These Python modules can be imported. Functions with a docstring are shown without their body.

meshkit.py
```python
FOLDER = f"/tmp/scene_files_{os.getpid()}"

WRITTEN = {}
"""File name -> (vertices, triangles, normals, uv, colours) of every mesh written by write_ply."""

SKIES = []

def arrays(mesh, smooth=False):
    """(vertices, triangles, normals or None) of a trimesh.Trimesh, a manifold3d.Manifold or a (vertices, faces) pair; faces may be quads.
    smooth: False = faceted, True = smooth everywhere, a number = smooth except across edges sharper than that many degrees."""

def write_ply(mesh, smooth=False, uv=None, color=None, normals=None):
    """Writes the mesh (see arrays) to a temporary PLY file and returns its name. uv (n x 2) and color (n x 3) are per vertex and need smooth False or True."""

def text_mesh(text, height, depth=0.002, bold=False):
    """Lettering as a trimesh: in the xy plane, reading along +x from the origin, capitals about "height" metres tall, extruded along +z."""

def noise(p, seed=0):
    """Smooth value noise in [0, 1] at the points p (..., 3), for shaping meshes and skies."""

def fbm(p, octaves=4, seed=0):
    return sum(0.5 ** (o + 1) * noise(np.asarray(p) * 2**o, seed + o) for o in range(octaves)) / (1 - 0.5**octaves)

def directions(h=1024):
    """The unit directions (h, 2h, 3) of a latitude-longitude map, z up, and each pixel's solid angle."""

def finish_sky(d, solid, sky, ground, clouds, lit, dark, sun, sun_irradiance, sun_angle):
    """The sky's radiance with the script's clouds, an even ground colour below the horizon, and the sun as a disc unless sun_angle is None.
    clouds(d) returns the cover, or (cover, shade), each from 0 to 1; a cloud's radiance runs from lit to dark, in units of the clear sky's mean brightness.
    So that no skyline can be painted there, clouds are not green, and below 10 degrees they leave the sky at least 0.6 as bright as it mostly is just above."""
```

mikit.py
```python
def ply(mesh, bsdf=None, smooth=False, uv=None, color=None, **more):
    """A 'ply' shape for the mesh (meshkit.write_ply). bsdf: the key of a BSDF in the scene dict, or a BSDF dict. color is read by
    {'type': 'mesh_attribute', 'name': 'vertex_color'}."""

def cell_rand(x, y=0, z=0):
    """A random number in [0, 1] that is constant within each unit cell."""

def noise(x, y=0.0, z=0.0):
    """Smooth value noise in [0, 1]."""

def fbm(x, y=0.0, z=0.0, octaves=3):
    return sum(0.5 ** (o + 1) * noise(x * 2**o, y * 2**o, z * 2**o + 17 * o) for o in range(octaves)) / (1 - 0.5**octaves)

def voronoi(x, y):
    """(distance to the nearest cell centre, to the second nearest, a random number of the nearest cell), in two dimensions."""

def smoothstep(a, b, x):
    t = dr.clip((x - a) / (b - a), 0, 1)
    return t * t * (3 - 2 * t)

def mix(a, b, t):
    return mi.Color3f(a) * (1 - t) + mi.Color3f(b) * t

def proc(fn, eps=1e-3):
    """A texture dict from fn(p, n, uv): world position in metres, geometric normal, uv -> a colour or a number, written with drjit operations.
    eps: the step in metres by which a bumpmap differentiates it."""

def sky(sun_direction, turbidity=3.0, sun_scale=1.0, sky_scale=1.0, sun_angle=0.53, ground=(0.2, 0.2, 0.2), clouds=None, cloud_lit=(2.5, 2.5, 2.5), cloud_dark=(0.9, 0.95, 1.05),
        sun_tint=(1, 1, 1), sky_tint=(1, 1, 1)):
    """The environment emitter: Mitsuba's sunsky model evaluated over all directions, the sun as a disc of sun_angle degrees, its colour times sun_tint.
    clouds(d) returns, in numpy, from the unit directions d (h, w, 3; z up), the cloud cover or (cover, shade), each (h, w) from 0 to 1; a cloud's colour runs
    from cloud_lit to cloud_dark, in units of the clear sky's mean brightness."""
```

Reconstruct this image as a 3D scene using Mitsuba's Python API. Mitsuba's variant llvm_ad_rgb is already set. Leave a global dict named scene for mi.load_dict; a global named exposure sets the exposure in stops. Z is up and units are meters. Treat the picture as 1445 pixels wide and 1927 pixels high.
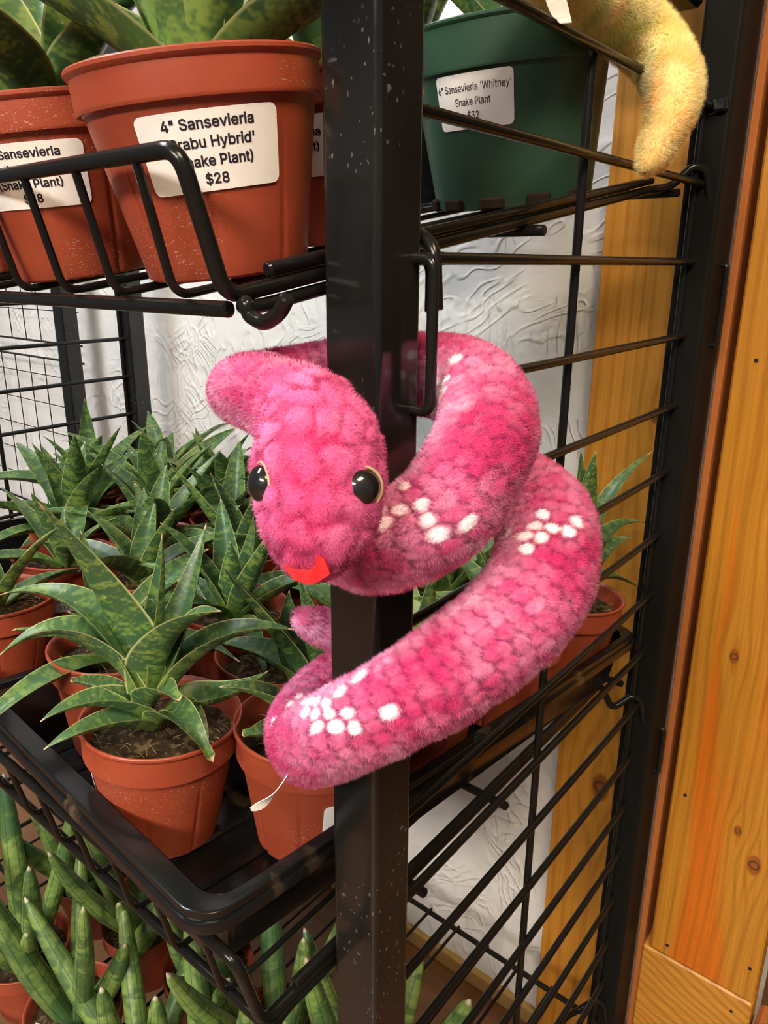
import math, random
import numpy as np, trimesh, drjit as dr, mitsuba as mi
import meshkit, mikit
from mikit import noise, fbm, cell_rand, smoothstep, mix
from shapely.geometry import Polygon

rng = np.random.default_rng(7)
random.seed(7)
scene, labels = {}, {}
TT = mi.ScalarTransform4f

# ------------------------------------------------------------------ camera
W_PX, H_PX, F_PX = 1445, 1927, 1393.9
PPX, PPY = 692.0, 928.6
AZ, PITCH = 0.6963, 0.2976
HEAD = np.array([-math.sin(AZ), math.cos(AZ), 0.0])
RIGHT = np.array([math.cos(AZ), math.sin(AZ), 0.0])
NEAR = -HEAD
CAM = -HEAD * 0.385 - RIGHT * 0.005
FWD = HEAD * math.cos(PITCH) - np.array([0, 0, math.sin(PITCH)])
scene['camera'] = {'type': 'perspective', 'fov': 2 * math.degrees(math.atan(W_PX / 2 / F_PX)), 'fov_axis': 'x', 'near_clip': 0.02, 'far_clip': 60.0,
                   'principal_point_offset_x': (W_PX / 2 - PPX) / W_PX, 'principal_point_offset_y': (H_PX / 2 - PPY) / H_PX,
                   'to_world': TT().look_at(origin=CAM.tolist(), target=(CAM + FWD).tolist(), up=[0, 0, 1])}
# ------------------------------------------------------------------ light
exposure = -0.03
scene['unseen_ambient_light'] = {'type': 'constant', 'radiance': {'type': 'rgb', 'value': [0.115, 0.128, 0.145]}}  # even ambient light from all sides, standing for the unseen shop around
FLOOR_Z, CEIL_Z, WALL_Y = -1.305, 1.55, 0.66
UNSEEN_LAMPS = [((0.42, -2.75), (0.85, 0.42), (60, 55.5, 49), 'unseen broad ceiling lamp panel behind the photographer, placed as the front key light'), ((-1.15, -0.55), (0.26, 0.55), (24, 25, 27), 'unseen long ceiling lamp panel, placed to light the white wall at the left'), ((1.05, -0.70), (0.30, 0.45), (40, 32, 22), 'unseen warm ceiling lamp panel, placed to light the pine boards on the right')]  # lamps out of view, kind and place chosen for the light they give

# ------------------------------------------------------------------ helpers
def rgb(*c):
    return {'type': 'rgb', 'value': list(map(float, c))}

def add(key, mesh, bsdf, smooth=False, uv=None, color=None, **more):
    base, k = key, 1
    while key in scene:
        key = f'{base}_{k:03d}'; k += 1
    scene[key] = mikit.ply(mesh, bsdf, smooth, uv=uv, color=color, **more)
    return key

def new_thing(key, label=None, category=None, group=None):
    base, k = key, 1
    while key in labels:
        key = f'{base}_{k:03d}'; k += 1
    labels[key] = {}
    if label: labels[key]['label'] = label
    if category: labels[key]['category'] = category
    if group: labels[key]['group'] = group
    return key

def structure(key, mesh, bsdf, smooth=False, label=None):
    scene[key] = mikit.ply(mesh, bsdf, smooth)
    labels[key] = {'kind': 'structure'}
    if label: labels[key]['label'] = label

def nrm(v):
    v = np.asarray(v, float)
    return v / np.maximum(np.linalg.norm(v, axis=-1, keepdims=True), 1e-12)

def box(lo, hi):
    lo, hi = np.minimum(lo, hi), np.maximum(lo, hi)
    m = trimesh.creation.box(np.subtract(hi, lo)); m.apply_translation(np.add(lo, hi) / 2)
    return m

def bevel_box(lo, hi, r):
    """box with chamfered edges (hull of three inset boxes)"""
    lo, hi = np.array(lo, float), np.array(hi, float)
    pts = []
    for ax in range(3):
        e = np.full(3, r); e[ax] = 0
        a, b = lo + e, hi - e
        pts += [[(a, b)[i][0], (a, b)[j][1], (a, b)[k][2]] for i in (0, 1) for j in (0, 1) for k in (0, 1)]
    return trimesh.convex.convex_hull(np.array(pts))

def post_mesh(x0, x1, y0, y1, z0, z1, r=0.004):
    from shapely.geometry import box as sbox
    poly = sbox(x0 + r, y0 + r, x1 - r, y1 - r).buffer(r, quad_segs=5)
    m = trimesh.creation.extrude_polygon(poly, z1 - z0, engine='earcut'); m.apply_translation([0, 0, z0])
    return m

def fillet(pts, r, n=6):
    pts = [np.array(p, float) for p in pts]
    out = [pts[0]]
    for a, b, c in zip(pts[:-2], pts[1:-1], pts[2:]):
        u, v = nrm(a - b), nrm(c - b)
        d = min(r, np.linalg.norm(a - b) * .45, np.linalg.norm(c - b) * .45)
        for t in np.linspace(0, 1, n):
            out.append((1 - t) ** 2 * (b + u * d) + 2 * t * (1 - t) * b + t * t * (b + v * d))
    out.append(pts[-1])
    return np.array(out)

def frames(P, up=None):
    T = nrm(np.gradient(P, axis=0))
    if up is None:
        U = np.zeros_like(P)
        a = np.array([0, 0, 1.0]) if abs(T[0][2]) < .9 else np.array([1.0, 0, 0])
        a = nrm(a - T[0] * (a @ T[0]))
        for i in range(len(P)):
            a = nrm(a - T[i] * (a @ T[i])); U[i] = a
    else:
        U = nrm(up - T * (up * T).sum(-1, keepdims=True))
    return T, U, np.cross(T, U)

def tube(P, r, sides=10, cap=True):
    """round rod along the polyline P; end caps slightly domed"""
    P = np.asarray(P, float)
    r = np.broadcast_to(np.asarray(r, float), (len(P),)).copy()
    T, U, V = frames(P)
    if cap:
        P = np.vstack([P[0] - T[0] * r[0] * .25, P, P[-1] + T[-1] * r[-1] * .25])
        U, V = np.vstack([U[0], U, U[-1]]), np.vstack([V[0], V, V[-1]])
        r = np.concatenate([[r[0] * .7], r, [r[-1] * .7]])
    a = np.arange(sides) * 2 * np.pi / sides
    v = (P[:, None] + r[:, None, None] * (np.cos(a)[None, :, None] * U[:, None] + np.sin(a)[None, :, None] * V[:, None])).reshape(-1, 3)
    n = len(P)
    i, j = np.meshgrid(np.arange(n - 1), np.arange(sides), indexing='ij')
    q = np.stack([i * sides + j, i * sides + (j + 1) % sides, (i + 1) * sides + (j + 1) % sides, (i + 1) * sides + j], -1).reshape(-1, 4)
    f = np.vstack([q[:, [0, 1, 2]], q[:, [0, 2, 3]]])
    if cap:
        k = len(v); v = np.vstack([v, P[0], P[-1]])
        c0 = [[k, (s + 1) % sides, s] for s in range(sides)]
        o = (n - 1) * sides
        c1 = [[k + 1, o + s, o + (s + 1) % sides] for s in range(sides)]
        f = np.vstack([f, c0, c1])
    return trimesh.Trimesh(v, f, process=False)

def rod(pts, r, fil=0.0, sides=10):
    return tube(fillet(pts, fil) if fil and len(pts) > 2 else np.array(pts, float), r, sides)

def lathe(profile, n=64, groove=None):
    """revolve (r, z) about z; groove(angle, z) -> radius change"""
    pr = np.array(profile, float); a = np.arange(n) * 2 * np.pi / n
    R = np.repeat(pr[:, :1], n, 1); Z = np.repeat(pr[:, 1:], n, 1)
    if groove is not None: R = R + groove(a[None], Z) * (R > 1e-4)
    v = np.stack([R * np.cos(a), R * np.sin(a), Z], -1).reshape(-1, 3)
    i, j = np.meshgrid(np.arange(len(pr) - 1), np.arange(n), indexing='ij')
    q = np.stack([i * n + j, i * n + (j + 1) % n, (i + 1) * n + (j + 1) % n, (i + 1) * n + j], -1).reshape(-1, 4)
    return trimesh.Trimesh(v, np.vstack([q[:, [0, 1, 2]], q[:, [0, 2, 3]]]), process=False)

def frame_mat(o, x, y, z):
    m = np.eye(4); m[:3, 0], m[:3, 1], m[:3, 2], m[:3, 3] = x, y, z, o
    return m

def axis_frame(o, up, turn=0.0):
    z = nrm(up); x = nrm(np.cross([0, 1, 0], z)); y = np.cross(z, x)
    c, s = math.cos(turn), math.sin(turn)
    return frame_mat(np.array(o, float), c * x + s * y, c * y - s * x, z)

def apply(m, pts):
    return np.asarray(pts) @ m[:3, :3].T + m[:3, 3]

def moved(mesh, m):
    mesh = mesh.copy(); mesh.apply_transform(m); return mesh

def rounded_poly(w, h, r, seg=5):
    from shapely.geometry import box as sbox
    return sbox(-w / 2 + r, -h / 2 + r, w / 2 - r, h / 2 - r).buffer(r, quad_segs=seg)

def catmull(C, step):
    from scipy.interpolate import CubicSpline
    C = np.asarray(C, float)
    d = np.concatenate([[0], np.cumsum(np.sqrt(np.linalg.norm(np.diff(C[:, :3], axis=0), axis=1)))])
    cs = CubicSpline(d, C)
    t = np.linspace(0, d[-1], 4000); q = cs(t)
    s = np.concatenate([[0], np.cumsum(np.linalg.norm(np.diff(q[:, :3], axis=0), axis=1))])
    n = max(4, int(s[-1] / step)); ss = np.linspace(0, s[-1], n)
    tt = np.interp(ss, s, t)
    return cs(tt), ss, np.interp(tt, d, np.arange(len(C)))

# ------------------------------------------------------------------ materials
def bsdf(key, **d):
    scene[key] = {'type': 'twosided', 'b': d}
    return key

def metal_wear(p, n, uv):
    w = smoothstep(.74, .78, fbm(p.x * 420, p.y * 420, p.z * 210, 3)) * smoothstep(.55, .66, noise(p.x * 22, p.y * 22, p.z * 14 + 7))
    s = smoothstep(.985, .995, noise(p.x * 900 + p.z * 30, p.y * 900, p.z * 9)) * .5
    dust = noise(p.x * 40, p.y * 40, p.z * 18)
    return mix((0.006, 0.006, 0.0058), (0.012, 0.011, 0.010), dust) * (1 - w) + mi.Color3f(.085, .082, .078) * w + mi.Color3f(.07, .07, .065) * s
def metal_rough(p, n, uv):
    return .09 + .12 * fbm(p.x * 90, p.y * 90, p.z * 30, 3)
bsdf('black_metal', type='principled', base_color=mikit.proc(metal_wear), roughness=mikit.proc(metal_rough), specular=0.5)
bsdf('black_wire', type='principled', base_color=rgb(.0085, .008, .0075), roughness=.22, specular=.25)
bsdf('black_matte', type='principled', base_color=rgb(.0085, .0083, .008), roughness=.5, specular=.06)
bsdf('black_plastic', type='principled', base_color=rgb(.007, .0072, .008), roughness=.24, specular=.5)
def tray_floor(p, n, uv):
    d = smoothstep(.60, .75, fbm(p.x * 60, p.y * 60, p.z * 20, 4)) * smoothstep(.45, .7, noise(p.x * 14 + 3, p.y * 14, 2))
    return mix((.0065, .0068, .0075), (.06, .042, .026), d)
bsdf('tray_plastic', type='principled', base_color=mikit.proc(tray_floor), roughness=.19, specular=.42)

def terracotta(p, n, uv):
    a = fbm(p.x * 35, p.y * 35, p.z * 35, 3)
    d = smoothstep(.72, .84, noise(p.x * 1100, p.y * 1100, p.z * 1100)) * smoothstep(.58, .7, noise(p.x * 24 + 9, p.y * 24, p.z * 24)) * .7
    return mix((.245, .040, .018), (.305, .058, .026), a) * (1 - d * .5) + mi.Color3f(.6, .4, .3) * d * .5
bsdf('terracotta_plastic', type='principled', base_color=mikit.proc(terracotta), roughness=.42, specular=.4)
bsdf('green_plastic', type='principled', base_color=rgb(.022, .062, .037), roughness=.38, specular=.45)

def soil_col(p, n, uv):
    a = fbm(p.x * 300, p.y * 300, p.z * 300, 3)
    b = smoothstep(.6, .7, noise(p.x * 240, p.y * 240, p.z * 240 + 5))
    return mix(mix((.014, .009, .006), (.060, .042, .024), a), (.20, .14, .075), b * .35)
bsdf('soil', type='diffuse', reflectance=mikit.proc(soil_col))
bsdf('straw', type='diffuse', reflectance=rgb(.24, .17, .09))

def leaf_col(p, n, uv):
    under = uv.x > 1.5
    u = dr.select(under, uv.x - 2, uv.x); v = uv.y
    e = dr.abs(u - .5)
    wob = noise(p.x * 60, p.y * 60, p.z * 60)
    band = fbm(v * 26 + wob * 2.2, u * 2.5 + p.x * 20, p.y * 20, 3)
    fine = noise(p.x * 420, p.y * 420, p.z * 420)
    m = smoothstep(.42, .66, band * .75 + fine * .25)
    m = m * dr.select(under, mi.Float(.95), mi.Float(.55))
    plant = noise(p.x * 9 + 3, p.y * 9, p.z * 4)
    dark = mix((.030, .085, .036), (.062, .125, .042), plant)
    light = mix((.14, .23, .050), (.23, .31, .065), plant)
    base = mix(dark, light, m)
    base = mix(base, (.15, .25, .045), smoothstep(.25, .0, v) * .55)
    base = mix(base, (.50, .50, .22), smoothstep(.468, .495, e) * .75)
    spot = smoothstep(.93, .96, noise(p.x * 330 + 4, p.y * 330, p.z * 330)) * .5
    base = mix(base, (.5, .55, .42), spot)
    return mix(base, (.50, .36, .20), smoothstep(.955, .975, v))
bsdf('leaf', type='principled', base_color=mikit.proc(leaf_col), roughness=.38, specular=.45)

def cane_col(p, n, uv):
    u, v = uv.x, uv.y
    groove = smoothstep(.10, .0, dr.abs(u * 7 - dr.floor(u * 7) - .5)) * .75
    wob = noise(p.x * 50, p.y * 50, p.z * 50)
    band = smoothstep(.42, .62, fbm(v * 13 + wob * 2.6, p.x * 45, p.y * 45 + p.z * 10, 3))
    mott = fbm(p.x * 170, p.y * 170, p.z * 170, 2)
    plant = noise(p.x * 12 + 8, p.y * 12, p.z * 3)
    base = mix(mix((.10, .175, .045), (.24, .33, .085), mott), (.045, .10, .035), band * .8)
    base = mix(base, (.035, .10, .04), smoothstep(.45, .75, plant) * .75)
    base = mix(base, (.02, .05, .018), groove)
    return mix(base, (.5, .45, .3), smoothstep(.965, .985, v))
bsdf('cane_leaf', type='principled', base_color=mikit.proc(cane_col), roughness=.42, specular=.4)

def plaster(p, n, uv):
    wx = noise(p.x * 22 + 2, p.z * 22, 3) - .5; wz = noise(p.x * 19 + 9, p.z * 19, 8) - .5
    out = mi.Float(0)
    for ang, sd in ((.5, 1), (-.9, 5), (1.6, 9)):
        c, q = math.cos(ang), math.sin(ang)
        u = (p.x * c + p.z * q) * 17 + wz * 1.6; v = (p.z * c - p.x * q) * 90 + wx * 2.4
        ridge = 1 - dr.abs(2 * noise(u, v, sd) - 1)
        where = smoothstep(.48, .66, noise(p.x * 13 + sd, p.z * 13, sd + 2))
        out += smoothstep(.72, .97, ridge) * where
    return out * .75 + fbm(p.x * 60, p.z * 60, 2, 3) * .35 + noise(p.x * 320, p.z * 320, 1) * .05
def plaster_col(p, n, uv):
    return mix((.76, .76, .73), (.83, .83, .81), fbm(p.x * 7, p.z * 7, 1, 3))
scene['plaster'] = {'type': 'bumpmap', 'relief': mikit.proc(plaster, .8e-3), 'scale': .0018, 'b': {'type': 'diffuse', 'reflectance': mikit.proc(plaster_col)}}

def pine(seed, knots, base, late, heart, hx=.520, hz=(-.10, -.38)):
    def fn(p, n, uv):
        x = p.x + p.y * .7; z = p.z
        k = mi.Float(0); bend = mi.Float(0)
        for kx, kz, kr in knots:
            d = dr.sqrt(dr.square(x - kx) + dr.square((z - kz) * .55))
            k = dr.maximum(k, smoothstep(kr * 1.1, kr * .75, d))
            bend += dr.exp(-dr.square(d / (kr * 3.5))) * kr * 2.2 * dr.select(x > kx, mi.Float(1), mi.Float(-1))
        w = noise(x * 11 + seed, z * 1.5, seed) * .075 + noise(x * 34, z * 5, seed + 3) * .007
        ring = x - bend + w
        r = .5 + .5 * dr.sin(ring * 340 + noise(ring * 30, z * .6, seed) * 5)
        lw = smoothstep(.55, 1, r) * .75
        fine = fbm(x * 700, z * 14, seed, 2)
        h = smoothstep(.38, .50, noise((x - bend) * 17 + seed * 2, z * 2.6, seed + 5)) * smoothstep(hz[0], hz[1], z) * smoothstep(.055, .04, dr.abs(x - hx - .02 * noise(z * 5, seed)))
        c = mix(base, heart, h)
        c = mix(c, late, lw * .6)
        c = c * (.82 + .36 * fine)
        c = mix(c, (.22, .06, .012), k * .85)
        for kx, kz, kr in knots:
            d = dr.sqrt(dr.square(x - kx) + dr.square(z - kz)) / kr
            c = mix(c, (.035, .015, .008), smoothstep(.25, .0, dr.abs(d - .62)) * .8)
        return c
    return fn
BASE, LATE, HEART = (.56, .245, .032), (.38, .13, .013), (.58, .17, .018)
bsdf('pine_wall', type='principled', base_color=mikit.proc(pine(1.7, [(.378, -.18, .006), (.445, -.315, .008), (.36, -.745, .014), (.42, -.14, .004), (.44, .02, .006)], BASE, LATE, (.56, .22, .03))), roughness=.4, specular=.4)
bsdf('pine_front', type='principled', base_color=mikit.proc(pine(5.2, [(.515, -.135, .006), (.535, -.275, .010), (.498, -.46, .006), (.56, -.74, .009), (.535, -.70, .005)], (.43, .180, .016), (.28, .092, .007), (.50, .120, .005))), roughness=.36, specular=.45)
def pine_rail(p, n, uv):
    r = .5 + .5 * dr.sin(p.z * 420 + p.x * 160 + noise(p.x * 12, p.z * 30, 3) * 8)
    return mix((.47, .21, .03), (.34, .125, .014), smoothstep(.4, 1, r) * .7) * (.85 + .3 * fbm(p.x * 20, p.z * 400, 1, 2))
bsdf('pine_across', type='principled', base_color=mikit.proc(pine_rail), roughness=.38, specular=.4)
def floor_col(p, n, uv):
    return mix((.10, .04, .014), (.19, .085, .03), fbm(p.x * 5, p.y * 40, 1, 3))
bsdf('floor_wood', type='principled', base_color=mikit.proc(floor_col), roughness=.45)
bsdf('tan_wood', type='diffuse', reflectance=rgb(.40, .25, .09))
bsdf('strip_wood', type='diffuse', reflectance=rgb(.36, .12, .035))
bsdf('dark_recess', type='diffuse', reflectance=rgb(.03, .022, .018))  # dark tone that makes recess wall, nail holes and notches look hollow
bsdf('unseen_ceiling_dark', type='diffuse', reflectance=rgb(.10, .095, .09))  # ceiling out of view, kept dark so the black metal reflects little
bsdf('dark_fabric', type='diffuse', reflectance=rgb(.02, .02, .022))
bsdf('paper', type='principled', base_color=rgb(.76, .735, .705), roughness=.4, specular=.4)
bsdf('paper_grey', type='principled', base_color=rgb(.50, .54, .60), roughness=.4, specular=.4)
bsdf('ink', type='diffuse', reflectance=rgb(.025, .022, .03))
bsdf('tag_cloth', type='diffuse', reflectance=rgb(.72, .69, .64))
bsdf('felt_red', type='principled', base_color=rgb(.74, .012, .018), roughness=.85, sheen=.6)
bsdf('plush', type='principled', base_color={'type': 'mesh_attribute', 'name': 'vertex_color'}, roughness=.9, specular=.15, sheen=.12, sheen_tint=.8)
bsdf('eye_black', type='principled', base_color=rgb(.006, .005, .005), roughness=.04, specular=.7, clearcoat=1.0, clearcoat_gloss=.97)
bsdf('eye_amber', type='principled', base_color=rgb(.42, .29, .16), roughness=.25, specular=.6)
bsdf('unseen_lamp_housing', type='diffuse', reflectance=rgb(.6, .6, .6))  # casing of the ceiling lamps out of view

# ------------------------------------------------------------------ the setting
structure('wall_back', box([-3.4, WALL_Y, FLOOR_Z], [.155, WALL_Y + .1, CEIL_Z]), 'plaster', label='white plaster wall with a troweled texture behind the rack')
structure('wall_right', box([.155, 1.15, FLOOR_Z], [2.6, 1.2, CEIL_Z]), 'dark_recess', label='dark recess wall put in for the dark area beyond the pine boards')  # placed as a dark backdrop where the white wall ends
structure('floor', box([-3.4, -4.0, FLOOR_Z - .05], [2.6, 1.2, FLOOR_Z]), 'floor_wood', label='brown wooden floor')
structure('ceiling', box([-3.4, -4.0, CEIL_Z], [2.6, 1.2, CEIL_Z + .05]), 'unseen_ceiling_dark')
structure('baseboard_back', bevel_box([-3.4, WALL_Y - .012, FLOOR_Z], [-.16, WALL_Y, FLOOR_Z + .037], .003), 'tan_wood', label='low tan strip where the white wall meets the floor')
for (x, y), (sx, sy), col, lab in UNSEEN_LAMPS:
    t = new_thing('unseen_ceiling_lamp', lab, 'lamp')  # out of view; they light the rack, left wall and boards
    add(t + '__housing', bevel_box([x - sx - .02, y - sy - .02, CEIL_Z - .05], [x + sx + .02, y + sy + .02, CEIL_Z], .006), 'unseen_lamp_housing')
    v = np.array([[x - sx, y - sy, 0], [x + sx, y - sy, 0], [x + sx, y + sy, 0], [x - sx, y + sy, 0]], float); v[:, 2] = CEIL_Z - .053
    k = add(t + '__diffuser', (v, np.array([[0, 2, 1], [0, 3, 2]])), 'unseen_lamp_housing')
    scene[k]['emitter'] = {'type': 'area', 'radiance': rgb(*col)}

# pine boards on the wall, right of and behind the rack
t = new_thing('pine_post', 'pale pine board standing against the white wall behind the grid panel', 'board')
add(t + '__board', bevel_box([-.158, WALL_Y - .022, FLOOR_Z], [-.012, WALL_Y, CEIL_Z], .002), 'pine_wall')
t = new_thing('pine_divider', 'orange knotty pine divider right of the black steel post', 'wooden divider')
y0 = WALL_Y - .045
add(t + '__edge_strip', bevel_box([.000, y0 + .004, FLOOR_Z], [.0085, WALL_Y, CEIL_Z], .001), 'strip_wood')
add(t + '__stile', bevel_box([.0185, y0, -.955], [.158, WALL_Y, CEIL_Z], .0025), 'pine_front')
add(t + '__rail', bevel_box([.0090, y0 - .001, -1.115], [.158, WALL_Y, -.9565], .0025), 'pine_across')
add(t + '__foot', bevel_box([.02, y0 + .012, FLOOR_Z], [.15, WALL_Y, -1.116], .002), 'strip_wood')
for x, z in ((.036, -.68), (.042, -.935), (.147, -.9), (.135, -.985), (.105, -1.06), (.042, -.10)):
    add(t + '__nail_hole', moved(trimesh.creation.cylinder(.0022, .0012, sections=14), frame_mat(np.array([x, y0 - .0008, z]), np.array([1, 0, 0.]), np.array([0, 0, 1.]), np.array([0, -1., 0]))), 'dark_recess')
labels[t + '__nail_hole'] = {'label': 'small dark nail hole'}
t = new_thing('wood_block', 'small pinkish wooden block at the bottom right edge beside the pine frame', 'block')
add(t + '__block', bevel_box([.163, .60, FLOOR_Z], [.182, .66, -.985], .006), 'strip_wood')

# ------------------------------------------------------------------ the steel rack
WR = .0037
PANEL_X, PZ0, DZ = -.019, .1568, .0762
rack = new_thing('display_rack', 'tall black steel rack whose scratched front post the pink toy snake coils around', 'rack')
RACK_X = 1.084
RACK_TOP, PB = .62, .549
add(rack + '__post', post_mesh(-.038, 0, 0, .038, FLOOR_Z, RACK_TOP, .0042), 'black_metal', 35)
labels[rack + '__post'] = {'label': 'scratched glossy front post'}
add(rack + '__post', post_mesh(-.038, 0, PB, PB + .062, FLOOR_Z, RACK_TOP, .0042), 'black_matte', 35)
add(rack + '__post', post_mesh(-RACK_X - .038, -RACK_X, 0, .038, FLOOR_Z, RACK_TOP, .0042), 'black_metal', 35)
add(rack + '__post', post_mesh(-RACK_X - .038, -RACK_X, PB, PB + .038, FLOOR_Z, RACK_TOP, .0042), 'black_metal', 35)
def grid_panel(x, z_top, n, name, end):
    """welded grid: its wires are sub-parts"""
    for k in range(n):
        z = z_top - k * DZ - (.005 if k == 0 and name == 'grid_panel' else 0)
        add(f'{rack}__{name}__wire', rod([[x, .036, z], [x, end, z]], WR, sides=10), 'black_wire', 40)
    for y in (.058, .281, end - .0125):
        add(f'{rack}__{name}__upright_wire', rod([[x - 2 * WR + .0006, y, z_top - (n - 1) * DZ - .03], [x - 2 * WR + .0006, y, z_top - .004]], WR, sides=10), 'black_wire', 40)
grid_panel(PANEL_X, PZ0, 18, 'grid_panel', .5576)
grid_panel(-RACK_X - .019, -.0627 + 2 * DZ, 15, 'grid_panel_001', .5576)
# wire loops welded to the outer faces of the posts
def loop(y, z0, z1, x=.0, out=.012):
    add(rack + '__loop', rod([[x - .002, y, z1], [x + out, y, z1], [x + out, y, z0], [x - .002, y, z0]], .0031, .006), 'black_wire', 40)
loop(.031, -.0765, .004)
loop(PB + .035, -.083, .001, out=.006)
loop(PB + .035, -.64, -.575, out=.006)
t = new_thing('cable_tie', 'black cable tie around the end of the topmost grid wire at the back post', 'cable tie')
tie = moved(trimesh.creation.torus(.0065, .0022, major_sections=24, minor_sections=8), frame_mat(np.array([-.019, .548, PZ0 - .005]), np.array([1., 0, 0]), np.array([0, 0, 1.]), np.array([0, -1., 0])))
add(t + '__loop', tie, 'black_plastic', 40)
add(t + '__head', bevel_box([-.016, .540, PZ0 - .011], [-.003, .553, PZ0 + .002], .002), 'black_plastic')
add(t + '__tail', bevel_box([-.052, .541, PZ0 - .007], [-.015, .545, PZ0 - .001], .001), 'black_plastic')

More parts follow.
